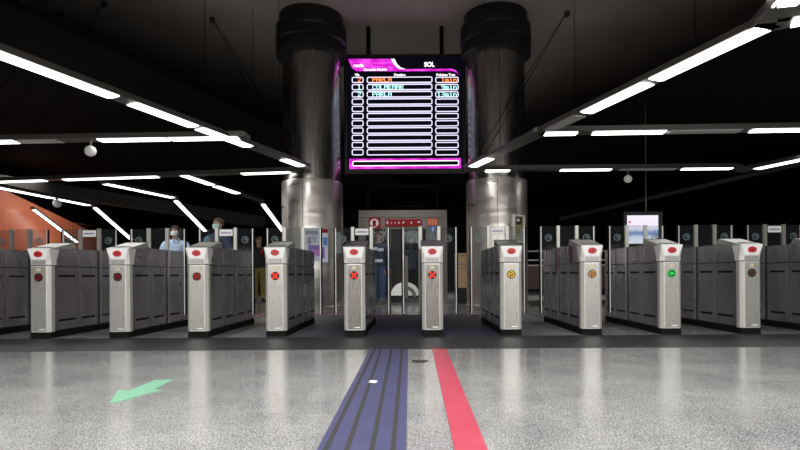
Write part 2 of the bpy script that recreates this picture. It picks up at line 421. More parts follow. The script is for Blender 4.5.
gates = [
    (0, None, 0, 'grey', 'steel ticket gate cut off by the left edge, in front of the orange wall'),
    (1, 'cross_dim', 1, 'pale', 'steel ticket gate with unlit red cross, white sign before the orange wall'),
    (2, 'cross_dim', 0, 'pale', 'steel ticket gate with unlit red cross and no sign, second whole gate from the left'),
    (3, 'cross_faint', 1, 'pale', 'steel ticket gate with faint red cross, in front of the man in navy jacket'),
    (4, 'cross', 0, 'pale', 'steel ticket gate with bright red cross, in front of the left steel column'),
    (5, 'cross', 1, 'dark', 'steel ticket gate with bright red cross and white sign, left of the glass lift doors'),
    (6, 'cross', 0, 'dark', 'steel ticket gate seen straight on, bright red cross, right of the lift doors'),
    (7, 'ring', 1, 'grey', 'steel ticket gate with yellow arrow ring, in front of the right steel column'),
    (8, 'amber', 0, 'pale', 'steel ticket gate with amber arrow light and red reflection painted on its side'),
    (9, 'green', 0, 'pale', 'steel ticket gate with green arrow light, before the hanging screen'),
    (10, 'off', 0, 'pale', 'steel ticket gate with unlit round light, rightmost whole gate'),
    (11, None, 1, 'grey', 'steel ticket gate with white sign, cut off by the right edge of the photo'),
]
LID = {'grey': M['grey_lid'], 'pale': M['post'], 'dark': M['dark_lid']}
protos = {}
for k, ind, sign, lid, label in gates:
    key = (sign, lid)
    if key not in protos: g = protos[key] = make_gate(LID[lid], sign, M['cap']); base = g
    else:
        g = None
    if g is None:
        src = protos[key]
        g = src.copy(); C.objects.link(g)
        for ch in kids(src):
            if ch.name.startswith(('indicator', 'red_reflection')): continue
            copy_tree(ch, g)
    g.location = ((GPX[k] - CX) / F * GY, GY, 0)
    g['label'] = label; g['group'] = 'row of ticket gates'
    indicator(g, ind or 'off')
    if k == 8:  # red reflection on the gate side, painted as thin patches
        MB().box(-.1165, -.112, .985, 1.10, .72, 1.02).build('red_reflection', M['maroon'], g)['label'] = 'red reflection painted on the gate side'
        MB().box(-.1165, -.112, .36, .50, .82, 1.015).build('red_reflection', M['plum'], g)

# ------------------------------------------------------------------ columns
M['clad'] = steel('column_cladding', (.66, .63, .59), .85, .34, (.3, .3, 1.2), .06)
_m = M['clad']
_n = noise(_m, coord(_m, scale=(.35, .35, 4.2)), 1.8, 1, .4); _b = nd(_m, 'ShaderNodeBump'); _b.inputs['Strength'].default_value = .4; _b.inputs['Distance'].default_value = .02
lk(_m, _n.outputs['Fac'], _b.inputs['Height']); lk(_m, _b.outputs['Normal'], bsdf(_m).inputs['Normal'])
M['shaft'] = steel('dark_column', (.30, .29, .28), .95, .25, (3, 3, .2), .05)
CD = 10.2
def column(px, label):
    g = thing('steel_clad_column', label, 'column', ((px - CX) / F * CD, CD, 0), 'columns flanking the departures board')
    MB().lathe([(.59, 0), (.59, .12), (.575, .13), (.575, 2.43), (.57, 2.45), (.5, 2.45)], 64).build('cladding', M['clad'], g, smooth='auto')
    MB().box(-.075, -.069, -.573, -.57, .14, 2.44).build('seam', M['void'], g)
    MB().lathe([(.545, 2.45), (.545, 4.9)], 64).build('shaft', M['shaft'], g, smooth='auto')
    MB().lathe([(.55, 4.80), (.66, 4.83), (.665, 4.98), (.63, 5.0), (.63, 5.05), (.67, 5.08), (.67, 5.22), (.64, 5.25), (.66, 5.28), (.66, 5.38), (.60, 5.42), (.60, CEIL)], 64).build('collar', M['black'], g, smooth='auto')
    return g
column(313, 'round steel clad column left of the departures board')
column(497, 'round steel clad column right of the departures board')

# ------------------------------------------------------------------ departures board
BD = 10.45
M['frame_black'] = mat('board_frame', (.015, .013, .013), .4)
M['panel_black'] = mat('board_panel', (.004, .004, .006), .6, 0, (.02, .02, .045), .12, spec=.05)
M['magenta'] = em('magenta_light', (.78, .02, .66), 1.3)
M['lav'] = em('white_outline_light', (.82, .80, 1.0), 1.3)
M['lav_dim'] = em('lavender_band_light', (.50, .46, .80), .8)
M['magenta'].cycles.emission_sampling = 'FRONT'
M['txt_white'] = em('white_text_light', (1, .97, 1), 1.4)
M['txt_orange'] = em('orange_text_light', (1, .26, .08), 1.8)
M['txt_cyan'] = em('cyan_text_light', (.50, .95, .95), 1.5)
_m = M['magenta']
_n = noise(_m, coord(_m, scale=(1.5, 1, 5)), 3, 2, .5); _r = ramp(_m, _n.outputs['Fac'], [(.42, (.56, .006, .50)), (.62, (.80, .07, .72))])
lk(_m, _r.outputs['Color'], bsdf(_m).inputs['Emission Color'])
bc = P(405, 112, BD)
board = thing('departures_board', 'large black departures board with magenta header hanging between the columns', 'departures board', bc)
def S(px, py):
    q = P(px, py, BD) - bc; return q.x, q.z
sx = BD / F
def rect(px0, px1, py0, py1, y0, y1, mb=None):
    cx, cz = S((px0 + px1) / 2, (py0 + py1) / 2); w, h = (px1 - px0) / 2 * sx, (py1 - py0) / 2 * sx
    return (mb or MB()).box(cx - w, cx + w, y0, y1, cz - h, cz + h)
rect(344, 466, 54, 171.5, 0, .25).build('housing', M['frame_black'], board, bevel=.01)
rect(347.2, 463, 56.5, 169.5, -.004, .001).build('display', M['panel_black'], board)
for px in (368, 442):
    x, z = S(px, 54); MB().box(x - .04, x + .04, .08, .16, z - .02, CEIL - bc.z).build('hanger', M['void'], board)
hd = [(348.3, 59), (391, 59), (393.5, 64), (397, 68), (404, 69.3), (452, 68.8), (456, 70.5), (459.5, 75.3), (457, 73), (452, 71), (402, 71.4), (372, 71.2), (356, 71.2), (351.5, 67.5)]
MB().poly([S(*q) for q in hd], -.008, -.004).build('header_banner', M['magenta'], board)
MB().poly([S(*q) for q in [(391, 59), (394.5, 59), (397, 64), (400.5, 67.5), (405.5, 69.3), (400, 69.3), (396, 67), (393, 63)]], -.012, -.008).build('header_swoosh', M['txt_white'], board)
def btext(name, s, px, py, h, m, align='LEFT', bold=.0, sxx=1.0, shear=0):
    x, z = S(px, py); return text(name, s, h * sx / .70, m, board, (x, -.013, z), align, bold, shear, sxx)
btext('operator_name', 'renfe', 353, 67.2, 3.2, M['txt_white'], bold=.004, sxx=1.1, shear=.15)
btext('network_name', 'Cercanías Madrid', 363.5, 71.0, 2.4, M['txt_white'], bold=.003, sxx=.95)
btext('station_name', 'SOL', 424.3, 66.8, 4.4, M['txt_white'], bold=.006, sxx=.9)
btext('column_heading', 'Vía', 355, 76.3, 2.5, M['txt_white'], bold=.003)
btext('column_heading', 'Destino', 394, 76.3, 2.5, M['txt_white'], bold=.003)
btext('column_heading', 'Próximo Tren', 436.2, 76.3, 2.5, M['txt_white'], bold=.003, sxx=.92)
def outline(px0, px1, py0, py1, name, m=None):
    x0, z1 = S(px0, (py0 + py1) / 2); x1 = x0 + (px1 - px0) * sx
    zc = z1; hh = (py1 - py0) / 2 * sx; th = .95 * sx; r = 1.8 * sx
    def rr(e):
        pts = []
        for cx, cz, a in ((x1 - r, zc + hh - r, 0), (x0 + r, zc + hh - r, 90), (x0 + r, zc - hh + r, 180), (x1 - r, zc - hh + r, 270)):
            for k in range(4):
                t = math.radians(a + k * 30); q = max(r - e, .002); pts.append((cx + q * math.cos(t), cz + q * math.sin(t)))
        return pts
    A, B = rr(0), rr(th); mb = MB(); n = len(A)
    for y in (-.0075,):
        va = [mb.bm.verts.new((x, y, z)) for x, z in A]; vb = [mb.bm.verts.new((x, y, z)) for x, z in B]
        for i in range(n): mb._f([va[i], va[(i + 1) % n], vb[(i + 1) % n], vb[i]])
    return mb.build(name, m or M['lav'], board)
GL = {'P': '11110 10001 10001 11110 10000 10000 10000', 'A': '01110 10001 10001 11111 10001 10001 10001', 'R': '11110 10001 10001 11110 10100 10010 10001',
      'L': '10000 10000 10000 10000 10000 10000 11111', 'C': '01110 10001 10000 10000 10000 10001 01110', 'O': '01110 10001 10001 10001 10001 10001 01110',
      'M': '10001 11011 10101 10101 10001 10001 10001', 'E': '11111 10000 10000 11110 10000 10000 11111', 'N': '10001 11001 10101 10011 10001 10001 10001',
      '1': '00100 01100 00100 00100 00100 00100 01110', '2': '01110 10001 00001 00010 00100 01000 11111', '3': '11110 00001 00001 01110 00001 00001 11110',
      '9': '01110 10001 10001 01111 00001 00001 01110', 'm': '00000 00000 11010 10101 10101 10101 10101', 'i': '00100 00000 01100 00100 00100 00100 01110', 'n': '00000 00000 10110 11001 10001 10001 10001'}
def led(name, s, px, py, h, m, adv):
    mb = MB(); u = h / 7 * sx; wx = adv / 6 * sx; x0, z0 = S(px, py)
    for ci, ch in enumerate(s):
        for rI, row in enumerate(GL[ch].split()):
            for cI, bit in enumerate(row):
                if bit == '1':
                    x = x0 + ci * adv * sx + cI * wx; z = z0 - rI * u
                    mb.box(x - wx * .15, x + wx * 1.15, -.012, -.009, z - u * 1.0, z)
    return mb.build(name, m, board)
for r in range(11):
    yc = 80.1 + 7.23 * r
    outline(351.8, 363.6, yc - 3.1, yc + 3.1, 'row_box')
    outline(366.8, 432.4, yc - 3.1, yc + 3.1, 'row_box')
    outline(435.3, 458.6, yc - 3.1, yc + 3.1, 'row_box')
    if r: rect(368.5, 431, yc - 4.5, yc - 3.1, -.007, -.004).build('row_gap', M['lav_dim'], board)
for r, (via, dest, tm, m) in enumerate((('2', 'PARLA', '1min', 'txt_orange'), ('1', 'COLMENAR', '9min', 'txt_cyan'), ('2', 'PARLA', '13min', 'txt_cyan'))):
    yc = 80.1 + 7.23 * r; top = yc - 2.35
    led('platform_number', via, 357.6, top, 4.6, M[m], 4.0)
    led('destination', dest, 372.5, top, 4.6, M[m], 3.95)
    led('waiting_time', tm, 457.3 - 4.0 * len(tm), top, 4.6, M[m], 4.0)
rect(349.3, 461, 158.6, 168.7, -.008, -.004).build('message_bar', M['magenta'], board)
rect(353, 458.3, 161.6, 165.9, -.010, -.008).build('message_slot', M['panel_black'], board)
_o = outline(352.4, 459, 161, 166.5, 'message_outline', M['txt_white']); _o.location.y = -.005

# ------------------------------------------------------------------ suspended light lines
TZ = 2.56
def tpar(p0, p1, px):
    c, s = math.cos(ROLL), math.sin(ROLL)
    # plan position on the line p0-p1 seen at column px (heights near TZ)
    lo, hi = -3.0, 4.0
    def col(t):
        q = p0 + (p1 - p0) * t
        if q.y < .3: return None
        x, y = q.x / q.y * F, (q.z - CH) / q.y * F
        return CX + x * c - y * s
    best, bt = 1e9, 0
    for i in range(1401):
        t = lo + (hi - lo) * i / 1400; v = col(t)
        if v is not None and abs(v - px) < best: best, bt = abs(v - px), t
    return bt
anchors = [(104, 2), (111, 27), (212, 18), (157, 55), (193, 61), (249, 48), (242, 81), (276, 56), (246, 97), (567, 12), (551, 70), (674, 16), (630, 40), (60, 12), (700, 60)]
ANC = [PZ(*a, CEIL) for a in anchors]; used = set()
def lightline(label, a, c, tubes, z=TZ, ext=(0, 0), pts=None, w=.21, h=.055, tm='tube', wires=True, dim=(), trim=0):
    p0, p1 = pts if pts else (PZ(*a, z), PZ(*c, z))
    d = p1 - p0; q0, q1 = p0 - d * ext[0], p1 + d * ext[1]
    g = thing('light_line', label, 'light fixture', q0, 'suspended fluorescent light lines')
    dn = d.normalized(); side = dn.cross(Vector((0, 0, 1))).normalized(); upv = side.cross(dn)
    A, B = q0 - q0, q1 - q0
    hb = MB().bar(A + upv * h * .55, B + upv * h * .55, w, h)
    hb.bar(A + upv * h * 1.3, B + upv * h * 1.3, w * .45, h * .6)
    hb.build('housing', M['housing'], g)
    L = (q1 - q0).length
    for px0, px1, on in [(*t_, 1) for t_ in tubes] + [(*t_, 0) for t_ in dim]:
        t0, t1 = sorted((tpar(p0, p1, px0 + trim), tpar(p0, p1, px1 - trim)))
        u, v = p0 + d * t0 - q0, p0 + d * t1 - q0
        tb = MB().bar(u, v, w * .50, .022)
        tb.mi = 1
        for s in (-1, 1): tb.bar(u + side * s * w * .37, v + side * s * w * .37, w * .07, .016)
        tb.build('lit_tube' if on else 'unlit_tube', [M[tm], M['tube_edge']] if on else [M['tube_off']] * 2, g)
    for u in (A, B):
        MB().bar(u - dn * .05 + upv * h * .5, u + dn * .05 + upv * h * .5, w * 1.02, h * 1.05).build('end_joint', M['housing'], g)
    if wires:
        for i, an in enumerate(ANC):
            if i in used: continue
            t = ((an - q0).to_2d().dot((q1 - q0).to_2d())) / (q1 - q0).to_2d().length_squared
            t = min(.97, max(.03, t)); ft = q0 + (q1 - q0) * t
            if (ft.to_2d() - an.to_2d()).length < 2.9:
                used.add(i)
                for e in (-.35, .35):
                    f2 = q0 + (q1 - q0) * min(1, max(0, t + e / L)) + Vector((0, 0, h))
                    MB().tube([an - q0, f2 - q0], .006, 5).build('suspension_wire', M['wire'], g)
                MB().lathe([(.03, CEIL - q0.z - .09), (.05, CEIL - q0.z - .05), (.05, CEIL - q0.z)], 12, (an.x - q0.x, an.y - q0.y)).build('wire_anchor', M['black'], g)
    # straight drop rods so every line hangs from the ceiling above it
    for t in (.12, .88):
        q = (q1 - q0) * t
        X, Y = (q0 + q).x, (q0 + q).y
        top = SL if (X < edge_l(Y) - .05 or X > edge_r(Y) + .05) else CEIL
        MB().tube([q + Vector((0, 0, h)), (q.x, q.y, top + .01 - q0.z)], .004, 5).build('drop_rod', M['wire'], g)
    return g
lightline('long light line slanting from the upper left down to the left column', (0, 55), (304, 167), [(-70, -14), (-8, 117), (129, 196), (197, 251), (281, 304)], trim=3.2, ext=(.25, 0))
lightline('level light line with the white dome camera, left of the long slanting one', (0, 142), (244, 138), [(-30, 15), (100, 168), (171, 238)], ext=(.3, 0), dim=[(18, 60)])
lightline('long level light line running low to the left column', (0, 182), (300, 172), [(-20, 45), (65, 130), (132, 158), (242, 290)], ext=(.2, 0), tm='tube_far', wires=False, w=.19)
lightline('light line nearest the orange wall, above the small dome camera', (0, 188), (92, 206), [(-30, 18), (19, 52), (57, 88)], ext=(.3, 0), tm='tube_far', wires=False)
lightline('light line leading to the middle sloping light on the left', (106, 184), (174, 198), [(106, 137), (139, 172)], tm='tube_far', wires=False)
lightline('light line leading to the sloping light beside the left column', (182, 175), (260, 201), [(184, 211), (216, 237)], tm='tube_far', wires=False)
lightline('long light line slanting from the upper right down to the right column', (766, 27), (470, 168), [(653, 766), (583, 651), (470, 493)], trim=3.2, dim=[(549, 582)])
lightline('light arm going right from the corner at the upper right', (768, 27), (800, 21), [(792, 850)], ext=(0, 1.2))
lightline('light arm with wide panel going up from the corner at the upper right', (768, 26), (800, -9), [(787, 840)], ext=(0, .6), w=.24)
lightline('level light line right of the board, upper of the two', (536, 134), (800, 130), [(545, 577), (593, 664), (752, 816)], ext=(0, .25), dim=[(668, 740)])
lightline('level light line right of the board, lower of the two', (468, 171), (738, 168.5), [(486, 510), (561, 610), (682, 731)], tm='tube_far', wires=False, dim=[(620, 676)], w=.19)
lightline('short light line rising to the right edge of the photo', (742, 172), (800, 160), [(757, 830)], ext=(0, .6), tm='tube_far', wires=False)
# lights that slope down along the ramp on the left
def sloped(label, a, Da, c, Dc):
    return lightline(label, None, None, [(a[0] + 1, c[0] - 1)], pts=(P(*a, Da), P(*c, Dc)), w=.14, h=.05, wires=False)
sloped('sloping light behind the second whole gate from the left', (94, 207), 14.7, (132, 240), 17.2)
sloped('sloping light that points down at the man in navy jacket', (175, 200), 13.5, (206, 232), 16)
sloped('sloping light beside the left steel column', (262, 203), 14.2, (285, 234), 16.4)
sloped('sloping light standing for a reflection in the orange wall', (33, 209), 16.4, (78, 243), 18.2)  # added lit tube standing in for the reflection on the orange wall

# dome cameras
def dome(px, py, D, rpx, label):
    q = P(px, py, D); r = rpx / F * D
    g = thing('dome_camera', label, 'security camera', q)
    MB().ell((0, 0, 0), (r, r, r)).build('dome', M['white'], g, smooth=True)
    MB().lathe([(r * .25, r * .8), (r * .25, TZ + .03 - q.z)], 12).build('stalk', M['housing'], g)
dome(90.5, 151, PZ(90.5, 140, TZ).y, 5.5, 'white dome camera under the level light line at upper left')
dome(57, 203.5, PZ(57, 197, TZ).y, 4, 'small white dome camera in front of the orange wall')
dome(628, 179, PZ(628, 170, TZ).y, 4, 'small white dome camera under the lower level light line at right')

# ------------------------------------------------------------------ posters and notices by the columns
def flat(name, label, cat, px0, px1, py0, py1, D, m, parts=(), stand=True, th=.02, frame=None):
    c = P((px0 + px1) / 2, (py0 + py1) / 2, D); w, h = (px1 - px0) / 2 / F * D, (py1 - py0) / 2 / F * D
    g = thing(name, label, cat, c)
    MB().box(-w, w, 0, th, -h, h).build('sheet' if not frame else 'picture', m, g)
    if frame:
        f = MB(); e = frame
        f.box(-w - e, -w, -.008, th, -h - e, h + e).box(w, w + e, -.008, th, -h - e, h + e).box(-w, w, -.008, th, h, h + e).box(-w, w, -.008, th, -h - e, -h)
        f.build('frame', M['white'], g)
    for nm, u0, u1, v0, v1, pm in parts:
        MB().box(-w + 2 * w * u0, -w + 2 * w * u1, -.006, 0, h - 2 * h * v1, h - 2 * h * v0).build(nm, pm, g)
    return g
def lit(name, c, s=.12): return mat(name, c, .6, 0, c, s, spec=.2)  # faint glow put into the colour of prints and signs
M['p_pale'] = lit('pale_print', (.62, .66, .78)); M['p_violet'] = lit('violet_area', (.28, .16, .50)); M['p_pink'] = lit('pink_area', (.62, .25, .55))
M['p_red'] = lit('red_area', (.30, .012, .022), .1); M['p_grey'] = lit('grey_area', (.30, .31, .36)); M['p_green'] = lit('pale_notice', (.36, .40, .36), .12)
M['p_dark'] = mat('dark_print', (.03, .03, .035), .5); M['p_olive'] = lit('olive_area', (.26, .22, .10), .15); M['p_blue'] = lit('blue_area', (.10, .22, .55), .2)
def on_column(name, label, cat, cpx, px0, px1, py0, py1, m, parts=(), off=.012, frame=None):
    cx_, R_ = (cpx - CX) / F * CD, .575
    def ang(px):
        k_ = (px - CX) / F; A, B, C_ = 1 + k_ * k_, -2 * (k_ * cx_ + CD), cx_ * cx_ + CD * CD - (R_ + off) ** 2
        D = (-B - math.sqrt(max(0, B * B - 4 * A * C_))) / (2 * A)
        return math.asin(max(-1, min(1, (k_ * D - cx_) / (R_ + off)))), D
    a0, D0 = ang(px0); a1, D1 = ang(px1); Dm = (D0 + D1) / 2
    zt, zb = P((px0 + px1) / 2, py0, Dm).z, P((px0 + px1) / 2, py1, Dm).z; zc = (zt + zb) / 2
    g = thing(name, label, cat, (cx_, CD, zc))
    def patch(nm, u0, u1, v0, v1, pm, r0, r1):
        mb = MB(); n = 8
        rings = []
        for i in range(n + 1):
            a = a0 + (a1 - a0) * (u0 + (u1 - u0) * i / n); sn, cs = math.sin(a), -math.cos(a)
            zA, zB = zt + (zb - zt) * v1 - zc, zt + (zb - zt) * v0 - zc
            rings.append([(r * sn, r * cs, z) for r, z in ((r0, zA), (r1, zA), (r1, zB), (r0, zB))])
        return mb.loft(rings).build(nm, pm, g)
    patch('picture' if frame else 'sheet', 0, 1, 0, 1, m, R_ + .001, R_ + off)
    for nm, u0, u1, v0, v1, pm in parts: patch(nm, u0, u1, v0, v1, pm, R_ + off, R_ + off + .003)
    if frame:
        e, h = frame
        for u0, u1, v0, v1 in ((-e, 0, -h, 1 + h), (1, 1 + e, -h, 1 + h), (0, 1, -h, 0), (0, 1, 1, 1 + h)): patch('frame_bar', u0, u1, v0, v1, M['white'], R_ + .001, R_ + off + .012)
    return g
on_column('wall_poster', 'pale poster with violet lower half on the left column', 'poster', 313, 304.5, 320, 228, 261, M['p_pale'],
     [('grey_block', .1, .9, .08, .2, M['p_grey']), ('dark_figure', .2, .45, .28, .5, M['p_grey']), ('violet_block', .25, 1, .52, .85, M['p_violet']), ('pink_block', .5, .95, .66, .85, M['p_pink'])])
on_column('wall_poster', 'narrow poster with red top beside the pale violet poster', 'poster', 313, 322, 328, 229, 262, M['p_pale'],
     [('red_top', 0, 1, 0, .12, M['p_red']), ('blue_block', .2, .9, .25, .5, M['p_blue']), ('violet_block', 0, .45, .55, .9, M['p_violet'])])
on_column('notice_board', 'grey green notice sheets at the right edge of the left column', 'notice', 313, 333.5, 341.5, 232, 253, M['p_green'],
     [('print_line', .1, .9, .1 + .17 * k, .14 + .17 * k, M['p_grey']) for k in range(5)])
on_column('framed_poster', 'framed poster with dark and olive picture on the right column', 'poster', 497, 515, 524, 216, 241, M['p_olive'],
     [('dark_head', .15, .75, .05, .35, M['p_dark']), ('pale_spot', .2, .5, .12, .22, M['p_pale']), ('pale_stripe', .6, .95, .5, .95, M['p_grey'])], off=.02, frame=(.14, .045))

# ------------------------------------------------------------------ hanging screen on the right
M['scr'] = mat('screen_picture', (0, 0, 0), .4)
_m = M['scr']; _t = nd(_m, 'ShaderNodeTexCoord'); _s = nd(_m, 'ShaderNodeSeparateXYZ'); lk(_m, _t.outputs['Generated'], _s.inputs[0])
_n = noise(_m, _t.outputs['Generated'], 6, 4, .6)
_a = nd(_m, 'ShaderNodeMath', operation='MULTIPLY_ADD'); _a.inputs[1].default_value = .22; lk(_m, _n.outputs['Fac'], _a.inputs[0]); lk(_m, _s.outputs[2], _a.inputs[2])
_r = ramp(_m, _a.outputs[0], [(.10, (.80, .80, .88)), (.33, (.55, .66, .82)), (.46, (.13, .24, .45)), (.56, (.30, .40, .62)), (.62, (.75, .72, .85)), (1.0, (.80, .76, .92))])
lk(_m, _r.outputs['Color'], bsdf(_m).inputs['Emission Color']); bsdf(_m).inputs['Emission Strength'].default_value = 1.15; _m.cycles.emission_sampling = 'FRONT'
c = P(644, 228.5, 10.5); tv = thing('hanging_screen', 'hanging screen showing blue mountains above the gate with green arrow', 'screen', c)
u = 10.5 / F
MB().box(-20 * u, 19 * u, 0, .08, -17 * u, 17 * u).build('casing', M['black'], tv, bevel=.01)
MB().box(-16.8 * u, 14.2 * u, -.004, .001, -15 * u, 13.2 * u).build('display', M['scr'], tv)
MB().disc(-14.3 * u, 6.6 * u, 1.3 * u, 1.1 * u, -.008, -.004).build('red_mark', lit('red_mark', (.75, .02, .05), 1.0), tv)
bb = MB()
for k in range(10): bb.box((-14.6 + 1.25 * k) * u, (-13.7 + 1.25 * k) * u, -.007, -.004, 2.0 * u, 3.1 * u)
bb.build('caption_print', lit('pink_print', (.60, .42, .62), .8), tv)
MB().tube([(3 * u, .04, 17 * u), (3 * u, .04, SL - c.z)], .012, 8).build('hanging_rod', M['housing'], tv)
# ------------------------------------------------------------------ glazed lift between the columns
LD = 13.4
M['lift_frame'] = mat('lift_frame', (.20, .18, .16), .42, .4)
M['lift_dark'] = mat('lift_inside', (.02, .019, .018), .6)
lc = P(403.3, 275, LD); lift = thing('lift_cabin', 'grey framed glass lift with red signs between the columns', 'lift', (lc.x, LD, 0))
k = LD / F
def LX(px): return (px - 403.3) * k
def LZ(py): return CH + (275 - py) * k
MB().box(LX(358.8), LX(447.3), 0, .5, LZ(217.5), LZ(210)).build('header_beam', M['lift_frame'], lift, bevel=.01)
for a, c in ((358.8, 366), (371, 375), (388, 391), (402, 404.5), (418.5, 423), (426, 428.5), (439, 441.5), (442, 447.3)):
    MB().box(LX(a), LX(c), 0, .08, 0, LZ(217.5)).build('post', M['lift_frame'], lift)
MB().box(LX(366), LX(442), .02, .06, LZ(229), LZ(217.5)).build('sign_rail', mat('sign_rail', (.26, .24, .22), .5), lift)
for a, c in ((366, 371), (375, 388), (404.5, 418.5), (428.5, 439)):
    MB().box(LX(a), LX(c), .035, .045, .12, LZ(229)).build('glass_pane', M['glass_lift'], lift)
MB().box(LX(360), LX(446), .01, .09, 0, .12).build('sill', M['lift_dark'], lift)
MB().box(LX(360), LX(446), 1.9, 1.95, 0, LZ(217.5)).build('rear_panel', M['lift_dark'], lift)
for s in (-1, 1):
    x = LX(360) if s < 0 else LX(446)
    MB().box(x - .02, x + .02, .5, 1.95, 0, LZ(217.5)).build('side_wall', M['lift_dark'], lift)
MB().box(LX(391), LX(402), .06, .07, .12, LZ(229)).build('dark_doorway', M['lift_dark'], lift)
# signs on the lift
sg = MB().box(LX(375.2) - 6 * k * 1 + 0, LX(381), -.03, .0, LZ(228.5), LZ(217.8)).build('lift_sign', M['p_red'], lift); sg['label'] = 'dark red square sign with white round pictogram'
sc = MB().disc(LX(374.8), LZ(223), 4.3 * k, 4.3 * k, -.036, -.03).build('pictogram_disc', M['white'], sg)
pg = MB().disc(LX(374.8), LZ(222), 1.9 * k, 2.1 * k, -.040, -.036)
pg.box(LX(373.2), LX(376.4), -.040, -.036, LZ(226), LZ(223)); pg.box(LX(371.7), LX(377.9), -.040, -.036, LZ(226.4), LZ(225.6))
pg.build('pictogram', M['p_red'], sg)
sg = MB().box(LX(385.5), LX(422), -.03, .0, LZ(226), LZ(219.2)).build('lift_sign', M['p_red'], lift); sg['label'] = 'long red sign over the lift doors'
bb = MB()
for a, c, y0, y1 in ((387, 388.6, 224, 221), (391.5, 392.4, 223.6, 222), (395, 395.8, 223.6, 222), (398.5, 400, 223.6, 222), (403, 404.5, 223.6, 221.6), (411, 412.4, 223.6, 221.8), (418, 420.5, 223, 221.3)):
    bb.box(LX(a), LX(c), -.034, -.03, LZ(y0), LZ(y1))
bb.build('sign_print', M['p_pale'], sg)
sg = MB().box(LX(428), LX(438), -.03, .0, LZ(225.5), LZ(219)).build('lift_sign', lit('orange_sign', (.50, .075, .03), .3), lift); sg['label'] = 'small orange red sign on the lift frame'
bb = MB()
for r in range(3):
    for q in range(3): bb.box(LX(428.8 + 3 * q), LX(431 + 3 * q), -.033, -.03, LZ(221.0 + 1.8 * r), LZ(220.2 + 1.8 * r))
bb.build('sign_print', M['amber_sticker'], sg)
sg = MB().box(LX(430.5), LX(436), -.03, .0, LZ(231.5), LZ(226.3)).build('lift_sign', M['p_blue'], lift); sg['label'] = 'small blue sign on the lift frame'
bb = MB().disc(LX(433.2), LZ(227.6), .6 * k, .6 * k, -.034, -.03, 10); bb.box(LX(432.4), LX(434), -.034, -.03, LZ(231), LZ(228.4)); bb.build('pictogram', M['p_pale'], sg)
# half round pale panel low on the doors
half = [(LX(405) + 14.5 * k * math.cos(math.radians(a)), LZ(295.5) + 13.5 * k * math.sin(math.radians(a))) for a in range(0, 181, 9)]
M['frost'] = mat('frosted_white', (.80, .80, .78), .5, 0, (.8, .8, .78), .25)  # pale panel given a faint glow of its own
hp = MB().poly([q for q in half], .028, .032).build('half_round_panel', M['frost'], lift)
MB().box(LX(402.6), LX(408), .0, .027, .1, LZ(256)).build('door_stile', M['lift_frame'], hp)
MB().ring(LX(405), LZ(297), 7.6 * k, 11.2 * k, .018, .027, 16, 0, 1.35).build('grey_arc', M['lift_frame'], hp)
# dim glazed frame of the shaft above the lift
M['dimframe'] = mat('dim_shaft_frame', (.010, .0098, .0095), .8, spec=.05)
sf = MB(); e = .035
for a, c, y0, y1 in ((367.5, 369, 210, 184), (437, 438.5, 210, 184), (367.5, 438.5, 187, 184), (390, 424.5, 206, 205), (390, 391, 210, 205), (423.5, 424.5, 210, 205)):
    sf.box(LX(a), LX(c), .1, .2, LZ(y0), LZ(y1))
sf.build('shaft_frame', M['dimframe'], lift)

# beige cabinet and the railing far behind on the right
M['beige'] = mat('beige_board', (.55, .36, .20), .55)
cb = thing('beige_cabinet', 'beige panelled cabinet seen between the glass leaves right of the lift', 'cabinet', (P(463, 275, 12.6).x, 12.6, 0))
kk = 12.6 / F
MB().box(-7 * kk, 7 * kk, 0, .4, 0, CH - 13 * kk).build('base', M['lift_dark'], cb)
MB().box(-7 * kk, 7 * kk, 0, .4, CH - 13 * kk, CH + 20 * kk).build('board', M['beige'], cb)
for zz in (7, 11): MB().box(-7 * kk, 7 * kk, -.015, 0, CH + zz * kk, CH + (zz + 1) * kk).build('ledge', M['joint'], cb)
MB().box(-7.3 * kk, 7.3 * kk, -.02, .42, CH + 20 * kk, CH + 21.5 * kk).build('top', M['beige'], cb)
rl = thing('railing', 'pale three bar railing with dark red panel behind the right gates', 'railing', (P(520, 275, 12).x, 12, 0))
kk = 12 / F
for py in (252, 261, 266.3): MB().tube([(0, 0, CH + (275 - py) * kk), (5.2, 0, CH + (275 - py) * kk)], .017, 8).build('rail', mat('rail_metal', (.62, .60, .56), .35, .3), rl)
for x in (0, 1.73, 3.46, 5.2): MB().tube([(x, 0, 0), (x, 0, CH + 24 * kk)], .025, 8).build('rail_post', M['housing'], rl)
MB().box(.03, 5.17, .03, .05, .35, CH + 8 * kk).build('infill_panel', mat('brown_panel', (.055, .016, .012), .5), rl)
MB().box(0, 5.2, -.03, .06, .1, .2).build('bottom_rail', M['joint'], rl)

# ------------------------------------------------------------------ people
SKIN = mat('skin', (.50, .29, .20), .55)
def skin_mesh(joints, edges, root):
    me = bpy.data.meshes.new('tmp'); me.from_pydata([Vector(j[0]) for j in joints.values()], [], []); 
    names = list(joints); ids = {n: i for i, n in enumerate(names)}
    me.clear_geometry(); me.from_pydata([joints[n][0] for n in names], [(ids[a], ids[b]) for a, b in edges], [])
    o = bpy.data.objects.new('tmp', me); C.objects.link(o)
    sm = o.modifiers.new('s', 'SKIN'); sm.use_smooth_shade = True; sm.branch_smoothing = .4
    for n in names:
        r = joints[n][1]; sv = me.skin_vertices[0].data[ids[n]]
        sv.radius = r if isinstance(r, tuple) else (r, r); sv.use_root = (n == root)
    ss = o.modifiers.new('d', 'SUBSURF'); ss.levels = 2; ss.render_levels = 2
    dg = bpy.context.evaluated_depsgraph_get()
    r = bpy.data.meshes.new_from_object(o.evaluated_get(dg))
    bpy.data.objects.remove(o); return r
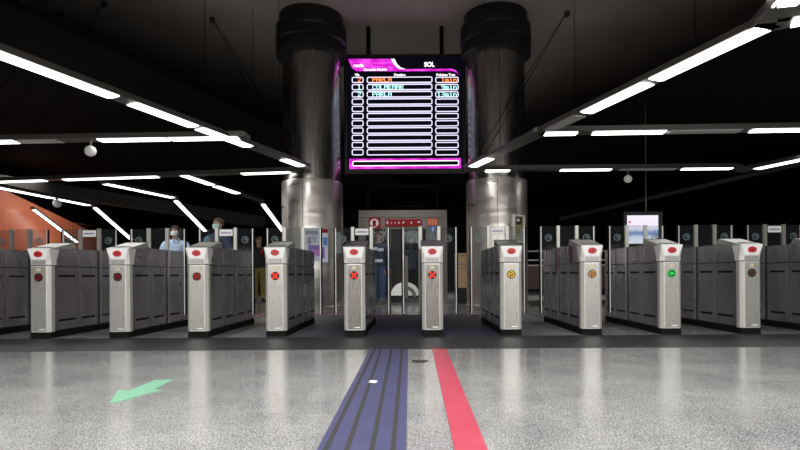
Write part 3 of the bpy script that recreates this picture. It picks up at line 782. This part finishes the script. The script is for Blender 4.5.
def person(label, loc, rz, height, top, legs, hair, mask=None, shoes=None, arm=((.08, -.02), (.08, -.02)), stride=.12, long_hair=False, extras=None, sleeve=None, skirt=False):
    """Stands at loc facing -y turned by rz; arm = (outward, forward) of each hand."""
    s = height / 1.75
    p = thing('person', label, 'person', loc, None, rz)
    J = {'pel': ((0, 0, .95), (.155, .115)), 'wst': ((0, 0, 1.10), (.135, .10)), 'chs': ((0, -.01, 1.30), (.165, .115)), 'nkb': ((0, .0, 1.44), (.085, .075)),
         'nck': ((0, -.005, 1.52), (.055, .058)), 'jaw': ((0, -.02, 1.585), (.062, .075)), 'skl': ((0, -.012, 1.66), (.076, .096)), 'top': ((0, -.005, 1.725), (.055, .070))}
    E = [('pel', 'wst'), ('wst', 'chs'), ('chs', 'nkb'), ('nkb', 'nck'), ('nck', 'jaw'), ('jaw', 'skl'), ('skl', 'top')]
    hands = []
    for sgn, (out, fwd), n in ((-1, arm[0], 'l'), (1, arm[1], 'r')):
        st = stride * sgn
        J['hip' + n] = ((sgn * .095, 0, .88), (.095, .10)); J['kne' + n] = ((sgn * .10, -st * .55 - .015, .49), (.062, .066)); J['ank' + n] = ((sgn * .10, -st, .09), (.042, .046)); J['toe' + n] = ((sgn * .115, -st - .15, .035), (.038, .026))
        E += [('pel', 'hip' + n), ('hip' + n, 'kne' + n), ('kne' + n, 'ank' + n), ('ank' + n, 'toe' + n)]
        sh = Vector((sgn * .185, 0, 1.40)); el = sh + Vector((sgn * (.05 + out * .4), -fwd * .25 + .02, -.29)); 
        el.z += abs(fwd) * .05
        wr = el + Vector((sgn * out * .3 - sgn * .01, -.05 - fwd * .9, -.25 + fwd * .75)); 
        wr = el + (wr - el).normalized() * .255; hd = wr + (wr - el).normalized() * .075
        J['sho' + n] = (tuple(sh), (.062, .066)); J['elb' + n] = (tuple(el), (.044, .046)); J['wri' + n] = (tuple(wr), (.029, .033)); J['pal' + n] = (tuple(hd), (.022, .038))
        E += [('chs', 'sho' + n), ('sho' + n, 'elb' + n), ('elb' + n, 'wri' + n), ('wri' + n, 'pal' + n)]
        hands.append((sgn, wr, hd))
    me = skin_mesh(J, E, 'pel')
    bm = bmesh.new(); bm.from_mesh(me); bpy.data.meshes.remove(me)
    mb = MB(); mb.bm.free(); mb.bm = bm
    for f in bm.faces: f.material_index = 0
    # fingers and thumbs, grown out of the palms and slightly curled
    for sgn, wr, hd in hands:
        d = (hd - wr).normalized(); sd = Vector((0, -1, 0)); sd = (sd - d * sd.dot(d)).normalized(); inn = Vector((-sgn, 0, 0))
        for q, (off, L) in enumerate(((.028, .070), (.010, .080), (-.009, .074), (-.027, .058))):
            b0 = hd + sd * off - d * .005; b1 = b0 + d * L * .5 + inn * .006; b2 = b1 + d * L * .45 + inn * .024
            mb.tube([b0, b1, b2], [.0095, .0085, .0065], 6)
        b0 = wr + d * .03 + sd * .026; mb.tube([b0, b0 + sd * .026 + d * .026, b0 + sd * .034 + d * .056 + inn * .008], [.011, .010, .007], 6)
    # face
    mb.tube([(0, -.100, 1.665), (0, -.118, 1.640), (0, -.108, 1.630)], [.008, .014, .010], 8)
    for sgn in (-1, 1): mb.ell((sgn * .078, -.005, 1.645), (.010, .020, .030), 8, 6)
    mb.mi = 1
    for sgn in (-1, 1): mb.ell((sgn * .030, -.097, 1.668), (.012, .010, .008), 8, 6)
    mb.mi = 2; mb.ell((0, -.092, 1.600), (.022, .010, .006), 8, 6)
    bm.normal_update()
    # clothing lifted off the body
    def garment(name, test, off, m, parent=p):
        g = bmesh.new(); vm = {}
        for f in bm.faces:
            if f.material_index == 0 and all(test(v.co) for v in f.verts):
                vs = []
                for v in f.verts:
                    if v.index not in vm: vm[v.index] = g.verts.new(v.co + v.normal * off)
                    vs.append(vm[v.index])
                try: g.faces.new(vs)
                except ValueError: pass
        m2 = MB(); m2.bm.free(); m2.bm = g
        for v in g.verts: v.co *= s
        o = m2.build(name, m, parent, smooth=True)
        so = o.modifiers.new('thick', 'SOLIDIFY'); so.thickness = .006; so.offset = 1
        return o
    bm.verts.index_update()
    wz = [w[1].z for w in hands]
    def is_arm(c): return abs(c.x) > .205
    def near_hand(c): return any((c - hd).length < .13 and (c - hd).dot((hd - wr).normalized()) > -.062 for _, wr, hd in hands)
    ankles = [J['ankl'][0], J['ankr'][0]]
    garment('trousers', lambda c: .085 < c.z < .97 and not (abs(c.x) > .18) and not near_hand(c), .016, legs)
    garment('jacket', lambda c: .86 < c.z < 1.49 and not near_hand(c) and (c.z > .90 or abs(c.x) > .19) or (is_arm(c) and .6 < c.z < 1.49 and not near_hand(c)), .024, top)
    if sleeve: garment('sleeve', lambda c: c.x < -.15 and .7 < c.z < 1.47 and (c.z > 1.02 or c.x < -.21) and not near_hand(c), .036, sleeve)
    garment('shoe', lambda c: c.z < .125 and c.x < 0, .012, shoes or M['black']); garment('shoe', lambda c: c.z < .125 and c.x > 0, .012, shoes or M['black'])
    for v in bm.verts: v.co *= s
    mb.build('body', [SKIN, M['black'], mat('lips', (.35, .12, .10), .5)], p, smooth=True)
    # hair: a cap that leaves the face free
    hb = MB(); nu, nv = 20, 12; rings = []
    for j in range(nv + 1):
        th = math.pi * .62 * j / nv; ring = []
        for i in range(nu):
            a = 2 * math.pi * i / nu
            front = max(0, -math.sin(a)); t2 = th * (1 - .42 * front)
            q = max(math.sin(t2), .03)
            ring.append((.090 * q * math.cos(a), .002 + .110 * q * math.sin(a), 1.668 + .100 * math.cos(t2)))
        rings.append(ring)
    hb.loft(rings)
    if long_hair:
        for i in range(9):
            a = math.pi * (.0 + i / 8.0)
            x, y = .085 * math.cos(a), .01 + .09 * math.sin(a)
            hb.tube([(x, y, 1.70), (x * 1.1, y + .01, 1.58), (x * 1.15, y + .02, 1.46)], [.03, .034, .018], 8)
    for v in hb.bm.verts: v.co *= s
    hb.build('hair', hair, p, smooth=True)
    if mask:
        k_ = MB(); rings = []
        for j in range(7):
            z = 1.560 + .085 * j / 6; w = .066 + .012 * math.sin(j / 6 * math.pi)
            rings.append([(w * math.sin(a), -.022 - (.098 + (.014 if j > 2 else .004)) * math.cos(a), z) for a in [math.radians(-80 + 160 * i / 10) for i in range(11)]] + [(w * .8 * math.sin(a), -.022 - .08 * math.cos(a), z) for a in [math.radians(80 - 160 * i / 10) for i in range(11)]])
        k_.loft(rings)
        for v in k_.bm.verts: v.co *= s
        k_.build('face_mask', mask, p, smooth=True)
    if extras: extras(p, s)
    return p
def stand(px, D): return (P(px, 275, D).x, D, 0)
hair_dark = mat('dark_hair', (.018, .013, .011), .6); hair_brown = mat('brown_hair', (.11, .065, .04), .6); hair_red = mat('reddish_hair', (.30, .06, .03), .6)
navy = mat('navy_jacket', (.022, .034, .075), .7); teal = mat('teal_sleeve', (.04, .33, .46), .6); jeans = mat('blue_jeans', (.05, .095, .22), .8)
ltblue = mat('light_blue_top', (.42, .52, .72), .7); blk = mat('black_cloth', (.018, .018, .022), .8); olive = mat('olive_trousers', (.22, .19, .05), .8)
maskw = mat('white_mask', (.72, .78, .78), .7); maskg = mat('pale_green_mask', (.42, .62, .58), .7)
person('man in navy jacket with teal sleeve and pale green face mask behind the gates', stand(219, 9.7), math.radians(-25), 1.73, navy, jeans, hair_brown, maskg, sleeve=teal, arm=((.42, .10), (.10, .02)))
person('woman in light blue top with white face mask, left of the man in navy', stand(175.5, 9.7), math.radians(8), 1.60, ltblue, blk, hair_dark, maskw, long_hair=True, arm=((.06, .05), (.12, .28)))
person('person with dark hair and white mask behind the leftmost whole gate', stand(66, 12.2), math.radians(15), 1.55, blk, blk, hair_dark, maskw, long_hair=True)
def red_bag(p, s):
    MB().tube([(.10, -.10 * s, 1.43 * s), (.09, -.15 * s, 1.38 * s), (.05, -.16 * s, 1.30 * s)], .035, 8).build('red_scarf', M['p_red'], p, smooth=True)
person('person in dark jacket and olive trousers left of the left column', stand(259, 14.2), math.radians(20), 1.72, blk, olive, hair_brown, extras=red_bag)
def pattern(p, s):
    for z, x0, x1 in ((1.34, -.15, .02), (1.31, .03, .17), (1.05, -.08, .15)):
        MB().box(x0 * s, x1 * s, -.165 * s, -.15 * s, z * s - .035, z * s + .035).build('pale_print', M['p_pale'], p, bevel=.01)
person('person in dark top with pale print and blue jeans before the lift', stand(379, 12.5), math.radians(-15), 1.70, navy, jeans, hair_brown, stride=.06, extras=pattern)
person('person with reddish hair in light blue top inside the lift', stand(411.5, 14.4), math.radians(10), 1.60, ltblue, blk, hair_red)

# ------------------------------------------------------------------ unseen area lamps: one behind the viewpoint, the others added to brighten the hall
def area(name, loc, rot, sx_, sy_, e, col=(1, .985, .95)):
    l = bpy.data.lights.new(name, 'AREA'); l.shape = 'RECTANGLE'; l.size = sx_; l.size_y = sy_; l.energy = e; l.color = col; l.spread = math.radians(140)
    o = bpy.data.objects.new(name, l); C.objects.link(o); o.location = loc; o.rotation_euler = rot
    return o
area('fill_lamp', (0, -1.2, 2.7), (math.radians(30), 0, 0), 13, 1.2, 700)
area('fill_lamp', (0, 3.0, 2.62), (0, 0, 0), 8.0, 1.6, 130)
area('fill_lamp', (-7, 8.5, 2.7), (0, 0, 0), 6, .5, 150)
area('fill_lamp', (7, 8.5, 2.7), (0, 0, 0), 6, .5, 130)
area('fill_lamp', (-.3, 11.4, 3.6), (math.radians(10), 0, 0), 2.2, .5, 32)
area('fill_lamp', (-.3, 17, 3.6), (0, 0, 0), 5, 1, 160)
area('fill_lamp', (-10.5, 16, 3.6), (0, math.radians(25), 0), .5, 5, 60)
w = bpy.data.worlds.new('world'); scn.world = w; w.use_nodes = True
w.node_tree.nodes['Background'].inputs[0].default_value = (.5, .5, .55, 1); w.node_tree.nodes['Background'].inputs[1].default_value = .004
